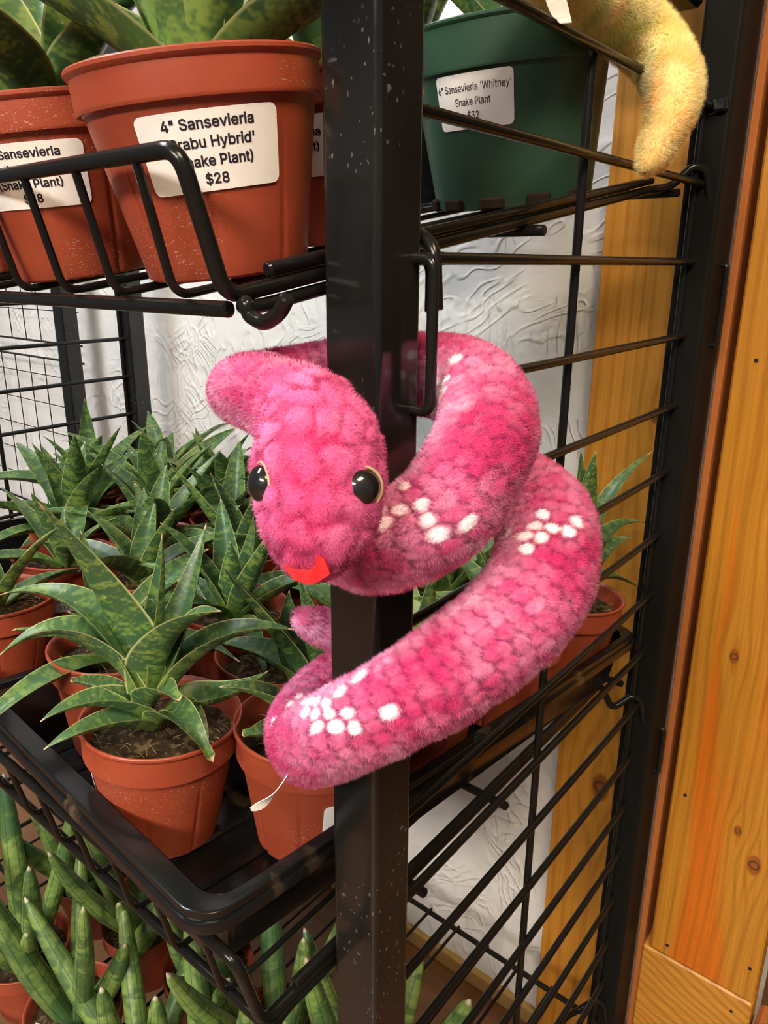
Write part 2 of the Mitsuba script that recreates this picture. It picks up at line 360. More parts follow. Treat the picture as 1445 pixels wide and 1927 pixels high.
# ------------------------------------------------------------------ wire basket shelves
SR, SW = .0042, .0025
XR, XL = -.053, -1.035
def basket(label, y0, z0, slope, back_y=.56, hook_drop=0.0):
    t = new_thing('basket_shelf', label, 'shelf')
    ang = math.atan(slope); ca, sa = math.cos(ang), math.sin(ang)
    def L(x, y, z): return [x, y0 + y * ca - z * sa, z0 + y * sa + z * ca]
    D = (back_y - y0) / ca
    fl = .010 if slope else .0175     # flare of the fence (towards the front)
    top = .068
    # front rail: turns down at the end and runs back as the side rail
    side = [L(XL, -fl, top), L(XR - .002, -fl, top), L(XR, 0, 0), L(XR, D - .06, 0), L(XR + .010, D - .035, -.001 - hook_drop), L(XR + .026, D - .020, .017 - hook_drop), L(XR + .037, D - .012, .012 - hook_drop), L(XR + .043, D - .010, -.018 - hook_drop)]
    add(t + '__front_rail', tube(fillet(side, .012, 8), SR, 12), 'black_wire', 40)
    low = [L(XR - .0005, .105, -.0086), L(XR - .0005, .022, -.0086), L(XR + .004, .006, -.006), L(XR + .0135, .0015, -.002), L(XR + .0135, .0015, -.0085), L(XR + .0235, .0015, -.0125), L(XR + .036, .0015, -.0065), L(XR + .042, .0015, .0005)]
    add(t + '__hook', tube(fillet(low, .008, 8), SR * .9, 12), 'black_wire', 40)
    add(t + '__side_rail', rod([L(XR + .001, .03, .0086), L(XR + .001, D - .065, .0086)], SR * .9, sides=12), 'black_wire', 40)
    for y in (.004, .165, .30, D - .03):
        add(t + '__cross_rail', rod([L(XL, y, -.0068), L(XR + (-.004 if y < .1 else .017), y, -.0068)], SR, sides=12), 'black_wire', 40)
    x = XR - .036
    while x > XL + .01:
        add(t + '__basket_wire', rod([L(x, -fl, top - .002), L(x, -.0035, 0), L(x, D - .028, 0)], SW, .011, 8), 'black_wire', 40)
        x -= .0555
    add(t + '__side_rail', rod([L(XL, -fl, top), L(XL, 0, 0), L(XL, D - .02, 0)], SR, .012), 'black_wire', 40)
    # front hook over the loop on the post
    hk = [L(XR, .02, .0), L(XR + .02, .05, .004)]
    return t, L
SH_UP = (-.054, -.0147, .160)
upper, UP = basket('forward tilted black wire basket holding the terracotta and green pots level with the camera', *SH_UP)
lower, LOW = basket('black wire basket under the black plastic tray full of spiky snake plants', -.056, -.492, 0.0, hook_drop=.042)
bottom, BOT = basket('lowest black wire basket holding the pots of cylindrical snake plants', -.056, -1.040, 0.0)
add(upper + '__post_hook', tube(fillet([[-.046, .046, .006], [-.03, .05, .012], [-.008, .044, .018], [.006, .040, .010], [.0085, .040, -.022]], .012), .0036, 10), 'black_wire', 40)
add(upper + '__post_hook', tube(fillet([[-.046, .052, .004], [-.03, .056, .006], [-.012, .052, .008], [-.003, .050, .0], [-.003, .050, -.024]], .012), .0032, 10), 'black_wire', 40)

# ------------------------------------------------------------------ neighbouring rack seen through the left end
t = new_thing('display_rack', 'neighbouring black rack with thin wire mesh, at the far left behind the grid panel', 'rack')
nx = -1.36
add(t + '__post', post_mesh(nx - .038, nx, .56, .598, FLOOR_Z, RACK_TOP, .004), 'black_metal', 35)
zs = [(.16, -.175), (-.215, -.62)]
for zt, zb in zs:
    for z in [zb] + [zb + .075 + .072 * i for i in range(int((zt - zb - .075) / .072) + 1)]:
        add(t + '__mesh_back__wire', rod([[nx - .9, .60, z], [nx, .60, z]], .0028 if z == zb else .0012, sides=6), 'black_wire', 40)
    add(t + '__mesh_back__wire', rod([[nx - .9, .60, zt], [nx, .60, zt]], .0028, sides=6), 'black_wire', 40)
    for i in range(13):
        x = nx - .035 - i * .075
        add(t + '__mesh_back__wire', rod([[x, .60, zb], [x, .60, zt]], .0012, sides=6), 'black_wire', 40)

# ------------------------------------------------------------------ black plastic trays on the lower shelf
def tray_mesh(w, d, h):
    """open tray: rounded rim, tapering walls, ribbed floor; origin at the front right corner of the rim"""
    def ring(inset, z, r, n=7):
        iy = inset if inset < .01 else inset + .0075
        x0, x1, y0, y1 = -w + inset, -inset, iy, d - iy
        out = []
        for cx, cy, a0 in ((x1 - r, y0 + r, -90), (x1 - r, y1 - r, 0), (x0 + r, y1 - r, 90), (x0 + r, y0 + r, 180)):
            for a in np.radians(np.linspace(a0, a0 + 90, n)):
                out.append([cx + r * math.cos(a), cy + r * math.sin(a), z])
        return out
    R = [ring(.0035, -.0135, .026), ring(.0005, -.015, .028), ring(.0, -.0145, .028), ring(-.0002, -.0085, .028), ring(.001, -.0065, .027), ring(.0025, -.0065, .026), ring(.0028, -.001, .026), ring(.004, .0, .025), ring(.012, 0, .018), ring(.0135, -.0015, .017), ring(.022, -h, .012), ring(.03, -h, .008)]
    R2 = [ring(.0035, -.0135, .026), ring(.0125, -.0135, .018), ring(.0205, -h - .0015, .013)]
    n = len(R[0]); v, f = [], []
    for rings in (R, R2[::-1]):
        base = len(v)
        for r in rings: v += r
        for i in range(len(rings) - 1):
            for j in range(n):
                a, b = base + i * n + j, base + i * n + (j + 1) % n
                f += [[a, b, b + n], [a, b + n, a + n]]
        c = len(v)
        last = rings[-1] if rings is R else rings[0]
        if rings is R:
            v.append(np.mean(last, 0).tolist())
            o = base + (len(rings) - 1) * n
            f += [[o + j, o + (j + 1) % n, c] for j in range(n)]
        else:
            v.append(np.mean(last, 0).tolist())
            f += [[base + (j + 1) % n, base + j, c] for j in range(n)]
    return trimesh.Trimesh(np.array(v), np.array(f), process=False)
TO = np.array([-.06, -.095, -.385])
TY = nrm([.06, 1, -.065]); TX = np.array([1, -.06, 0.]); TX = nrm(TX - TY * (TX @ TY)); TZ = np.cross(TX, TY)
TM = frame_mat(TO, TX, TY, TZ)
TRAY_H, TRAY_W, TRAY_D = .060, .370, .640
def tray(label, m):
    t = new_thing('plant_tray', label, 'tray')
    add(t + '__shell', moved(tray_mesh(TRAY_W, TRAY_D, TRAY_H), m), 'tray_plastic', 40)
    for i in range(8):
        x = -.045 - i * .04
        add(t + '__floor_rib', moved(bevel_box([x - .006, .03, -TRAY_H - .001], [x + .006, TRAY_D - .03, -TRAY_H + .004], .0025), m), 'tray_plastic')
    return t
def offset(m, a, b, c=0.0, yaw=0.0):
    o = apply(m, [a, b, c])
    r = trimesh.transformations.rotation_matrix(yaw, m[:3, 2])[:3, :3]
    k = np.eye(4); k[:3, :3] = r @ m[:3, :3]; k[:3, 3] = o
    return k
tray('long glossy black plastic tray with its front corner beside the steel post', TM)
TM2 = offset(TM, -TRAY_W - .006, .004)
tray('black plastic tray left of the corner tray, crowded with leafy plants', TM2)
TM3 = offset(TM2, -TRAY_W * .74 - .005, .06)
t3 = new_thing('plant_tray', 'black plastic tray at the far left end of the rack below the white wall', 'tray')
add(t3 + '__shell', moved(tray_mesh(TRAY_W * .72, TRAY_D * .86, TRAY_H), TM3), 'tray_plastic', 40)

# ------------------------------------------------------------------ pots
def col_of(rt):
    return .80 if abs(rt - .069) < 1e-6 else .745
def pot_profile(rb, rt, h):
    collar = col_of(rt)
    rc = rb + (rt - rb) * collar * .93
    hc = h * collar
    rt2 = rt - .001
    return [(.0001, .004), (rb * .6, .004), (rb * .72, .0), (rb - .002, .0), (rb, .0015), (rc, hc), (rc + .0012, hc + .0006), (rc + .0034, hc + .0002), (rc + .0042, hc + .0022), (rt2 - .0006, h - .005), (rt2 + .0006, h - .004), (rt + .0006, h - .0025), (rt + .0006, h - .0008), (rt, h), (rt - .0012, h), (rt - .0026, h - .0012), (rt2 - .0034, h - .004), (rc - .003, hc - .004), (rc - .011, hc - .03), (.0001, hc - .032)]
def pot_mesh(rb, rt, h, slots=8, depth=.0022):
    P = np.array(pot_profile(rb, rt, h))
    # extra rings on the lower body so that the drain creases have a shape
    i = 4; extra = [P[i] + (P[i + 1] - P[i]) * t for t in np.linspace(0, 1, 10)[1:-1]]
    P = np.vstack([P[:i + 1], extra, P[i + 1:]])
    hc = h * col_of(rt)
    def groove(a, z):
        d = np.abs((a * slots / (2 * np.pi)) % 1 - .5) * 2 * np.pi / slots * rb
        w = .0022 * np.clip(1 - z / (hc * .9), 0, 1) + .0003
        on = (z > .0005) & (z < hc * .9)
        return -depth * np.clip(1 - d / w, 0, 1) * on * np.clip(1.15 - z / (hc * .9), 0, 1)
    return lathe(P, 192 if slots else 96, groove if slots else None)
POT = dict(rb=.0430, rt=.0630, h=.104)
BIG = dict(rb=.0475, rt=.0690, h=.109)
PLY = {}
def shared(name, make, bs, smooth):
    if name not in PLY: PLY[name] = mikit.ply(make(), bs, smooth)
    return PLY[name]
def put(key, ply, m):
    base, k = key, 1
    while key in scene:
        key = f'{base}_{k:03d}'; k += 1
    scene[key] = {**ply, 'to_world': TT(m.tolist())}
    return key
def soil_mesh(r, seed):
    n, mrings = 40, 12
    rr = np.linspace(0, r, mrings); a = np.arange(n) * 2 * np.pi / n
    v = [[0, 0, 0]]
    for q in rr[1:]:
        v += [[q * math.cos(x), q * math.sin(x), 0] for x in a]
    v = np.array(v, float)
    v[:, 2] = (meshkit.fbm(np.c_[v[:, 0] * 130, v[:, 1] * 130, np.full(len(v), seed * 3.1)], 3) - .5) * .010 + .004 * (1 - (np.hypot(v[:, 0], v[:, 1]) / r) ** 2)
    f = [[0, 1 + j, 1 + (j + 1) % n] for j in range(n)]
    for i in range(mrings - 2):
        for j in range(n):
            p, q = 1 + i * n + j, 1 + i * n + (j + 1) % n
            f += [[p, p + n, q], [q, p + n, q + n]]
    return trimesh.Trimesh(v, np.array(f), process=False)
def straw_mesh(r, seed, n=80):
    g = np.random.default_rng(seed); ms = []
    for _ in range(n):
        q = r * math.sqrt(g.random()) * .95; a = g.random() * 6.283
        c = np.array([q * math.cos(a), q * math.sin(a), .002 + g.random() * .006])
        d = nrm([g.normal(), g.normal(), g.normal() * .4]) * (.002 + .0055 * g.random())
        ms.append(tube([c - d, c + d * .1 + [0, 0, .0012], c + d], .00026, 3, False))
    return trimesh.util.concatenate(ms)

def cone_patch(rb, rt, h, w, hh, hc, ang, tilt, off, nx=24, ny=10, r=.004):
    """rounded label sheet wrapped on the pot wall"""
    poly = rounded_poly(w, hh, r, 6)
    m = trimesh.creation.extrude_polygon(poly, .0003, engine='earcut')
    m = m.subdivide_to_size(.006)
    return cone_wrap(m, rb, rt, h, hc, ang, tilt, off)
def cone_wrap(m, rb, rt, h, hc, ang, tilt, off):
    v = np.array(m.vertices); c, s = math.cos(tilt), math.sin(tilt)
    x, y, d = v[:, 0] * c - v[:, 1] * s, v[:, 0] * s + v[:, 1] * c, v[:, 2]
    rc = rb + (rt - rb) * col_of(rt) * .93
    slope = (rc - rb) / (h * col_of(rt)); cs = 1 / math.sqrt(1 + slope * slope)
    z = hc + y * cs; rad = rb + slope * z
    r_mid = rb + slope * hc
    a = ang + x / r_mid
    rad = rad + (off + d) * cs; z = z - (off + d) * slope * cs
    return trimesh.Trimesh(np.c_[rad * np.cos(a), rad * np.sin(a), z], m.faces, process=False)
def text_lines(lines, size, gap, bold=False):
    ms = []
    for i, s in enumerate(lines):
        m = meshkit.text_mesh(s, size, .00025, bold=bold)
        b = m.bounds
        m.apply_translation([-(b[0][0] + b[1][0]) / 2, ((len(lines) - 1) / 2 - i) * gap - size / 2, 0]); ms.append(m)
    return trimesh.util.concatenate(ms)

# ------------------------------------------------------------------ leaves
def leaf_mesh(p0, p1, p2, width, wdir=None, thick=.0032, cup=.42, n=22, m=9, blunt=0.0, twist=0.0):
    p0, p1, p2 = (np.array(p, float) for p in (p0, p1, p2))
    t = np.linspace(0, 1, n)[:, None]
    P = (1 - t) ** 2 * p0 + 2 * t * (1 - t) * p1 + t * t * p2
    T = nrm(np.gradient(P, axis=0))
    if wdir is None:
        d = (p2 - p0) * 1.0; d[2] = 0
        if np.linalg.norm(d) < .012: d = nrm(NEAR + RIGHT * .3)
        wdir = np.cross([0, 0, 1.0], d)
    wv = nrm(wdir - T * (T @ np.asarray(wdir))[:, None])
    up = np.cross(T, wv)
    up *= np.sign(up[n // 3, 2] if abs(up[n // 3, 2]) > .05 else -(up[n // 3] @ (p2 - p0)) - 1e-6)
    if twist:
        a = twist * t; wv, up = wv * np.cos(a) + up * np.sin(a), up * np.cos(a) - wv * np.sin(a)
    tt = t[:, 0]
    prof = (.62 + .38 * np.sin(np.clip(tt / .32, 0, 1) * np.pi / 2)) * (1 - np.clip((tt - .2) / .8, 0, 1) ** 1.55)
    if blunt: prof = np.maximum(prof, blunt * .5 * (tt < 1))
    prof = np.maximum(prof, .025)
    hw = width / 2 * prof
    cupf = cup * (1 - .45 * tt)
    s = np.linspace(-1, 1, m)
    th = thick * (1 - .75 * tt) * np.minimum(1, prof * 3)
    X = s[None, :] * hw[:, None]
    Zu = (np.abs(s) ** 1.6)[None, :] * (hw * cupf)[:, None]
    Zl = Zu - (th[:, None] * (1 - np.abs(s) ** 3)[None, :] + .0002)
    top = P[:, None] + X[..., None] * wv[:, None] + Zu[..., None] * up[:, None]
    bot = P[:, None] + X[..., None] * wv[:, None] + Zl[..., None] * up[:, None]
    v = np.vstack([top.reshape(-1, 3), bot.reshape(-1, 3)])
    uu = np.tile((s + 1) / 2, n); vv = np.repeat(tt, m)
    if blunt: vv = vv * 1.0
    uv = np.vstack([np.c_[uu, vv], np.c_[uu + 2, vv]])
    i, j = np.meshgrid(np.arange(n - 1), np.arange(m - 1), indexing='ij')
    q = np.stack([i * m + j, i * m + j + 1, (i + 1) * m + j + 1, (i + 1) * m + j], -1).reshape(-1, 4)
    o = n * m
    f = [q, q[:, ::-1] + o]
    e = []
    for k in range(n - 1):
        a, b = k * m, (k + 1) * m
        e += [[a, b, b + o, a + o], [a + m - 1, a + m - 1 + o, b + m - 1 + o, b + m - 1]]
    z = (n - 1) * m
    for k in range(m - 1): e.append([z + k, z + k + 1, z + k + 1 + o, z + k + o])
    f = np.vstack(f + [np.array(e)])
    return (v, np.vstack([f[:, [0, 1, 2]], f[:, [0, 2, 3]]])), uv
def add_leaf(t, *a, **k):
    mesh, uv = leaf_mesh(*a, **k)
    # outward orientation is irrelevant: the leaf material is two-sided
    return add(t + '__leaf', mesh, 'leaf', True, uv=uv)

def rosette(t, c, up, seed, n=11, size=1.0, spread=1.0, turn=0.0, xmax=-.034):
    """spiky rosette: inner leaves upright, outer leaves arching flat"""
    g = np.random.default_rng(seed); up = nrm(up)
    for i in range(n):
        az = turn + i * 2.39996 + g.normal() * .2
        q = (i + .5) / n
        el = math.radians(80 - 66 * q ** .8 * spread + g.normal() * 6)
        ln = size * (.092 + .070 * math.sin(q * 2.4) + g.normal() * .012)
        d = np.array([math.cos(az), math.sin(az), 0])
        b = c + d * (.004 + .006 * q) + up * (.012 * (1 - q))
        dirv = d * math.cos(el) + up * math.sin(el)
        sag = .30 * q + .05
        p1 = b + dirv * ln * .55 + up * ln * .10
        p2 = b + nrm(dirv - up * sag * .9 + d * .12 * g.normal()) * ln
        for q_ in range(6):   # the grid panel holds the leaves back
            if max(p2[0], p1[0]) < xmax: break
            p1, p2 = b + (p1 - b) * .85 + up * ln * .05, b + (p2 - b) * .85 + up * ln * .08
        w = size * (.031 + .010 * g.random())
        if g.random() < .16: # cropped leaf
            p2 = b + (p2 - b) * .6; add_leaf(t, b, b + (p1 - b) * .6, p2, w * .85, wdir=np.cross([0, 0, 1], d), blunt=.55, twist=g.normal() * .2)
        else:
            add_leaf(t, b, p1, p2, w, wdir=np.cross([0, 0, 1], d), cup=.5 + .3 * g.random(), twist=g.normal() * .35, thick=.0045)

def potted(label, m, seed, spec=POT, name='snake_plant', group=None, soil_h=.80, straw=True, plant='rosette', size=1.0, n=11, spread=1.0, turn=0.0):
    t = new_thing(name, label, 'potted plant', group)
    put(t + '__pot', shared(f'pot{spec["rt"]}', lambda: pot_mesh(spec['rb'], spec['rt'], spec['h']), 'terracotta_plastic', 30), m)
    r_in = spec['rt'] - .004
    ms = m.copy(); ms[:3, 3] = apply(m, [0, 0, spec['h'] * soil_h])
    v = seed % 3
    put(t + '__soil', shared(f'soil{v}{r_in}', lambda: soil_mesh(r_in * .985, v), 'soil', True), ms)
    if straw:
        k = put(t + '__straw', shared(f'straw{v}{r_in}', lambda: straw_mesh(r_in, v + 20), 'straw', False), ms)
        labels[k] = {'kind': 'stuff', 'label': 'dry straw bits on the soil'}
    if plant == 'rosette':
        rosette(t, apply(ms, [0, 0, .002]), m[:3, 2] * .5 + np.array([0, 0, .5]), seed, n, size, spread, turn)
    return t, ms

# --- on the corner tray
def tray_spot(m, a, b, turn):
    o = apply(m, [a, b, -TRAY_H + .0045])
    return axis_frame(o, m[:3, 2], turn)
A_LEAVES = [
((-0.215,-0.023,-0.315),(-0.253,-0.022,-0.238),(-0.212,-0.086,-0.145),0.033),
((-0.210,-0.018,-0.311),(-0.212,-0.001,-0.254),(-0.204,-0.001,-0.189),0.022),
((-0.205,-0.015,-0.311),(-0.196,0.012,-0.252),(-0.211,0.045,-0.195),0.024),
((-0.211,-0.020,-0.318),(-0.191,-0.010,-0.244),(-0.125,-0.013,-0.223),0.028),
((-0.202,-0.012,-0.315),(-0.180,0.026,-0.258),(-0.131,0.060,-0.268),0.027),
((-0.217,-0.025,-0.313),(-0.242,-0.039,-0.215),(-0.323,-0.074,-0.248),0.027),
((-0.216,-0.023,-0.320),(-0.242,-0.052,-0.225),(-0.266,-0.105,-0.269),0.026),
((-0.219,-0.026,-0.308),(-0.270,-0.036,-0.261),(-0.314,-0.067,-0.289),0.016),
((-0.220,-0.027,-0.304),(-0.262,-0.030,-0.277),(-0.283,-0.041,-0.262),0.017),
((-0.225,-0.031,-0.325),(-0.249,-0.045,-0.308),(-0.248,-0.063,-0.301),0.017),
((-0.210,-0.019,-0.337),(-0.228,-0.057,-0.299),(-0.233,-0.096,-0.313),0.022),
((-0.211,-0.020,-0.346),(-0.211,-0.062,-0.314),(-0.223,-0.101,-0.329),0.020),
((-0.214,-0.022,-0.332),(-0.183,-0.029,-0.288),(-0.133,-0.046,-0.279),0.022),
((-0.209,-0.018,-0.342),(-0.164,-0.026,-0.296),(-0.135,-0.021,-0.343),0.022),
((-0.198,-0.009,-0.325),(-0.174,0.024,-0.335),(-0.140,0.040,-0.298),0.024),
((-0.202,-0.012,-0.337),(-0.171,-0.006,-0.313),(-0.154,-0.011,-0.354),0.018),
((-0.214,-0.022,-0.311),(-0.211,-0.020,-0.285),(-0.211,-0.020,-0.269),0.008)]
M_LEAVES = [
((-0.185,0.131,-0.372),(-0.213,0.101,-0.297),(-0.219,0.064,-0.240),0.026),
((-0.180,0.135,-0.372),(-0.161,0.119,-0.313),(-0.171,0.104,-0.249),0.024),
((-0.193,0.125,-0.366),(-0.221,0.134,-0.328),(-0.220,0.141,-0.289),0.024),
((-0.194,0.124,-0.360),(-0.224,0.106,-0.332),(-0.283,0.088,-0.341),0.026),
((-0.179,0.136,-0.360),(-0.157,0.168,-0.292),(-0.158,0.180,-0.258),0.024)]
B_LEAVES = [
((-0.116,0.049,-0.346),(-0.114,0.019,-0.288),(-0.139,-0.008,-0.289),0.026),
((-0.123,0.044,-0.348),(-0.118,0.015,-0.328),(-0.128,0.001,-0.329),0.020),
((-0.092,0.069,-0.343),(-0.090,0.104,-0.291),(-0.073,0.124,-0.272),0.025),
((-0.089,0.072,-0.348),(-0.066,0.104,-0.319),(-0.022,0.102,-0.311),0.025)]
R3_LEAVES = [
((-0.085,0.486,-0.353),(-0.090,0.482,-0.264),(-0.094,0.479,-0.197),0.026),
((-0.083,0.488,-0.353),(-0.082,0.476,-0.246),(-0.073,0.471,-0.194),0.026),
((-0.080,0.490,-0.353),(-0.074,0.476,-0.246),(-0.042,0.562,-0.207),0.028),
((-0.078,0.492,-0.356),(-0.062,0.486,-0.265),(-0.040,0.563,-0.296),0.026),
((-0.078,0.492,-0.356),(-0.053,0.494,-0.295),(-0.052,0.553,-0.315),0.024),
((-0.075,0.495,-0.363),(-0.056,0.491,-0.333),(-0.038,0.565,-0.382),0.022),
((-0.090,0.482,-0.353),(-0.112,0.490,-0.270),(-0.120,0.457,-0.250),0.026),
((-0.087,0.484,-0.359),(-0.101,0.460,-0.319),(-0.116,0.435,-0.327),0.026),
((-0.092,0.480,-0.356),(-0.127,0.464,-0.272),(-0.161,0.449,-0.296),0.026),
]
BLUNT = {9, 12, 13}
tA, msA = potted('snake plant in the terracotta pot nearest the front rim of the corner tray', tray_spot(TM, -.158, .0735, .3), 1, plant=None)
for i, (a, b, c, w) in enumerate(A_LEAVES): add_leaf(tA, a, b, c, w * (1.6 if i in (0, 1, 3) else 1.32), blunt=.5 if i in BLUNT else 0, n=26, m=11, cup=.72, thick=.005)
tB, msB = potted('snake plant in a terracotta pot mostly behind the lowest pink snake coil and the post', tray_spot(TM, -.070, .156, 1.0), 2, plant=None)
for i, (a, b, c, w) in enumerate(B_LEAVES): add_leaf(tB, a, b, c, w * 1.2, blunt=.75 if i == 1 else 0, cup=.65, thick=.005)
tM, msM = potted('snake plant with tall upright leaves just left of the pink toy snake tail tip', tray_spot(TM, -.176, .214, 2.0), 3, plant=None)
for a, b, c, w in M_LEAVES: add_leaf(tM, a, b, c, w * 1.35, n=26, cup=.7, thick=.005)
def pot_label(t, m, ang, spec, lines, w, hh, hc, size, gap, tilt=0.0, paper='paper', turn=0.0, bold=False, dx=0.0, text=True, squeeze=1.0):
    rb, rt, h = spec['rb'], spec['rt'], spec['h']
    a = ang - turn
    k = add(t + '__label', moved(cone_patch(rb, rt, h, w, hh, hc, a, tilt, .0006), m), paper, 30)
    if text:
        tx = text_lines(lines, size, gap, bold); tx.apply_scale([squeeze, 1, 1]); tx.apply_translation([dx, 0, 0])
        add(k + '__lettering', moved(cone_wrap(tx, rb, rt, h, hc, a, tilt, .00095), m), 'ink')
    labels[k] = {'label': 'white price label with printed text' if paper == 'paper' else 'grey handwritten price label'}
pot_label(tA, tray_spot(TM, -.158, .0735, .3), -2.42, POT, [], .05, .036, .045, .005, .007, turn=.3, text=False)
labels[tA + '__label'] = {'label': 'blank edge of a white price label'}
pot_label(tB, tray_spot(TM, -.070, .156, 1.0), -.14, POT, [], .05, .034, .046, .005, .007, turn=1.0, text=False)
labels[tB + '__label'] = {'label': 'white price label mostly behind the post'}

TRAY1 = [('r1', -.069, .285, 'second', 'right'), ('r2', -.069, .435, 'third', 'right'), ('r3', -.067, .570, 'fourth', 'right'),
         ('m3', -.186, .342, 'third', 'middle'), ('m4', -.186, .482, 'fourth', 'middle'),
         ('l1', -.2955, .110, 'first', 'left'), ('l2', -.300, .248, 'second', 'left'), ('l3', -.3035, .388, 'third', 'left'), ('l4', -.3035, .525, 'fourth', 'left')]
for i, (k, a, b, row, col) in enumerate(TRAY1):
    lab = f'spiky potted snake plant, {row} from the front in the {col} row of the corner tray'
    t, _ = potted(lab, tray_spot(TM, a, b, i * 1.3), 11 + i, turn=i * .9, size=1.0 if col != 'left' else .9, n=9, plant=None if k == 'r3' else 'rosette')
    if k == 'r3':
        for b0, b1, b2, w in R3_LEAVES: add_leaf(t, b0, b1, b2, w * 1.15, cup=.6)
ROW = ['first', 'second', 'third', 'fourth']
COL = ['right', 'middle', 'left']
spots2 = [(-.112, .066), (-.075, .225), (-.07, .37), (-.07, .52), (-.195, .185), (-.19, .3135), (-.19, .443), (-.19, .567), (-.303, .25), (-.304, .385), (-.304, .52)]
names2 = [(0, 0), (1, 0), (2, 0), (3, 0), (0, 1), (1, 1), (2, 1), (3, 1), (0, 2), (1, 2), (2, 2)]
for i, ((a, b), (r, c)) in enumerate(zip(spots2, names2)):
    m = tray_spot(TM2, a, b, i * 1.1)
    t, ms = potted(f'leafy snake plant, {ROW[r]} from the front in the {COL[c]} row of the tray further left', m, 31 + i, turn=i * 1.7 + {(0, 1): 2.2, (0, 0): 2.6}.get((r, c), 0), size={(0, 0): .82, (0, 1): .86, (1, 0): .9}.get((r, c), 1.05), n={(0, 0): 7, (0, 1): 8}.get((r, c), 9))
    if (r, c) == (1, 0):
        pass
    if (r, c) == (0, 1):
        pot_label(t, m, -.58, POT, ['4" Sansevieria', '(Snake Plant)', '$12'], .052, .030, .0585, .0048, .0082, paper='paper_grey', turn=i * 1.1)
spots3 = [(-.075, .215), (-.07, .35), (-.075, .475), (-.19, .30), (-.19, .44)]
names3 = [(0, 'right'), (1, 'right'), (2, 'right'), (0, 'left'), (1, 'left')]
for i, ((a, b), (r, c)) in enumerate(zip(spots3, names3)):
    potted(f'leafy snake plant, {ROW[r]} from the front in the {c} row of the far left tray', tray_spot(TM3, a, b, i * 1.1), 51 + i, turn=i * 2.1, size=1.12, n=11)

# --- terracotta pots on the tilted upper shelf
def shelf_spot(x, yb, turn):
    ang = math.atan(SH_UP[2])
    up = np.array([0, -math.sin(ang), math.cos(ang)])
    return axis_frame(UP(x, yb, SW + .0004), up, turn)
def big_leaves(t, c, up, specs):
    for az, el, ln, w, sag in specs:
        a = math.radians(az); d = np.array([math.cos(a), math.sin(a), 0]); e = math.radians(el)
        dv = d * math.cos(e) + np.array([0, 0, 1]) * math.sin(e)
        b = c + d * .008 + np.array([0, 0, -.004])
        add_leaf(t, b, b + dv * ln * .55 + np.array([0, 0, .02]), b + nrm(dv - np.array([0, 0, sag])) * ln, w, wdir=np.cross([0, 0, 1], d), n=28, m=13, cup=.55, thick=.0045)
mP = shelf_spot(-.1215, .0625, .4)
tP, msP = potted('large leaved snake plant in the terracotta pot priced $28, left of the steel post', mP, 4, BIG, plant=None, soil_h=.93)
big_leaves(tP, apply(msP, [0, 0, .0]), None, [(-152, 26, .20, .074, -.02), (165, 58, .17, .060, .0), (-70, 62, .17, .056, .0), (34, 26, .15, .050, .12), (62, 44, .16, .05, .05), (110, 50, .16, .05, .1), (-20, 60, .15, .05, .0), (-178, 8, .125, .030, -.02)])
pot_label(tP, mP, -.665, BIG, ['4" Sansevieria', "'Prabu Hybrid'", '(Snake Plant)', '$28'], .071, .0375, .0640, .0048, .0086, tilt=.02, turn=.4, bold=True)
m2 = shelf_spot(-.265, .052, 1.9)
t2, ms2 = potted('snake plant in the dusty terracotta pot behind the basket wires at the left edge', m2, 5, BIG, plant=None, soil_h=.93)
big_leaves(t2, apply(ms2, [0, 0, .0]), None, [(-160, 60, .20, .058, .0), (-120, 38, .17, .055, .0), (-60, 28, .12, .045, .1), (40, 74, .18, .042, .0), (15, 40, .11, .040, .1), (150, 50, .16, .05, .1), (200, 30, .15, .05, .1)])
pot_label(t2, m2, -.88, BIG, ['4" Sansevieria', "'Prabu Hybrid'", '(Snake Plant)', '$28'], .071, .0375, .0640, .0048, .0086, tilt=-.02, turn=1.9, bold=True)
m3 = shelf_spot(-.153, .203, .2)
t3p, ms3 = potted('snake plant in the terracotta pot behind the steel post, its label ending in $24', m3, 6, BIG, plant=None, soil_h=.93)
big_leaves(t3p, apply(ms3, [0, 0, .0]), None, [(-10, 28, .15, .038, .1), (40, 50, .15, .04, .1), (200, 40, .15, .04, .1), (120, 55, .15, .04, .1), (-80, 60, .15, .04, 0.)])
pot_label(t3p, m3, -1.33, BIG, ['4" Sansevieria', '(Snake Plant)', '$24'], .071, .0375, .0640, .0048, .0086, tilt=.0, turn=.2, bold=True)
m4 = shelf_spot(-.425, .055, .9)
t4, ms4 = potted('snake plant in a terracotta pot cut off by the left edge of the picture', m4, 7, BIG, plant=None, soil_h=.93)
big_leaves(t4, apply(ms4, [0, 0, .0]), None, [(-10, 40, .17, .042, .05), (60, 55, .17, .042, .0), (-60, 60, .16, .04, 0.), (130, 50, .15, .04, .1), (200, 40, .15, .04, .1)])

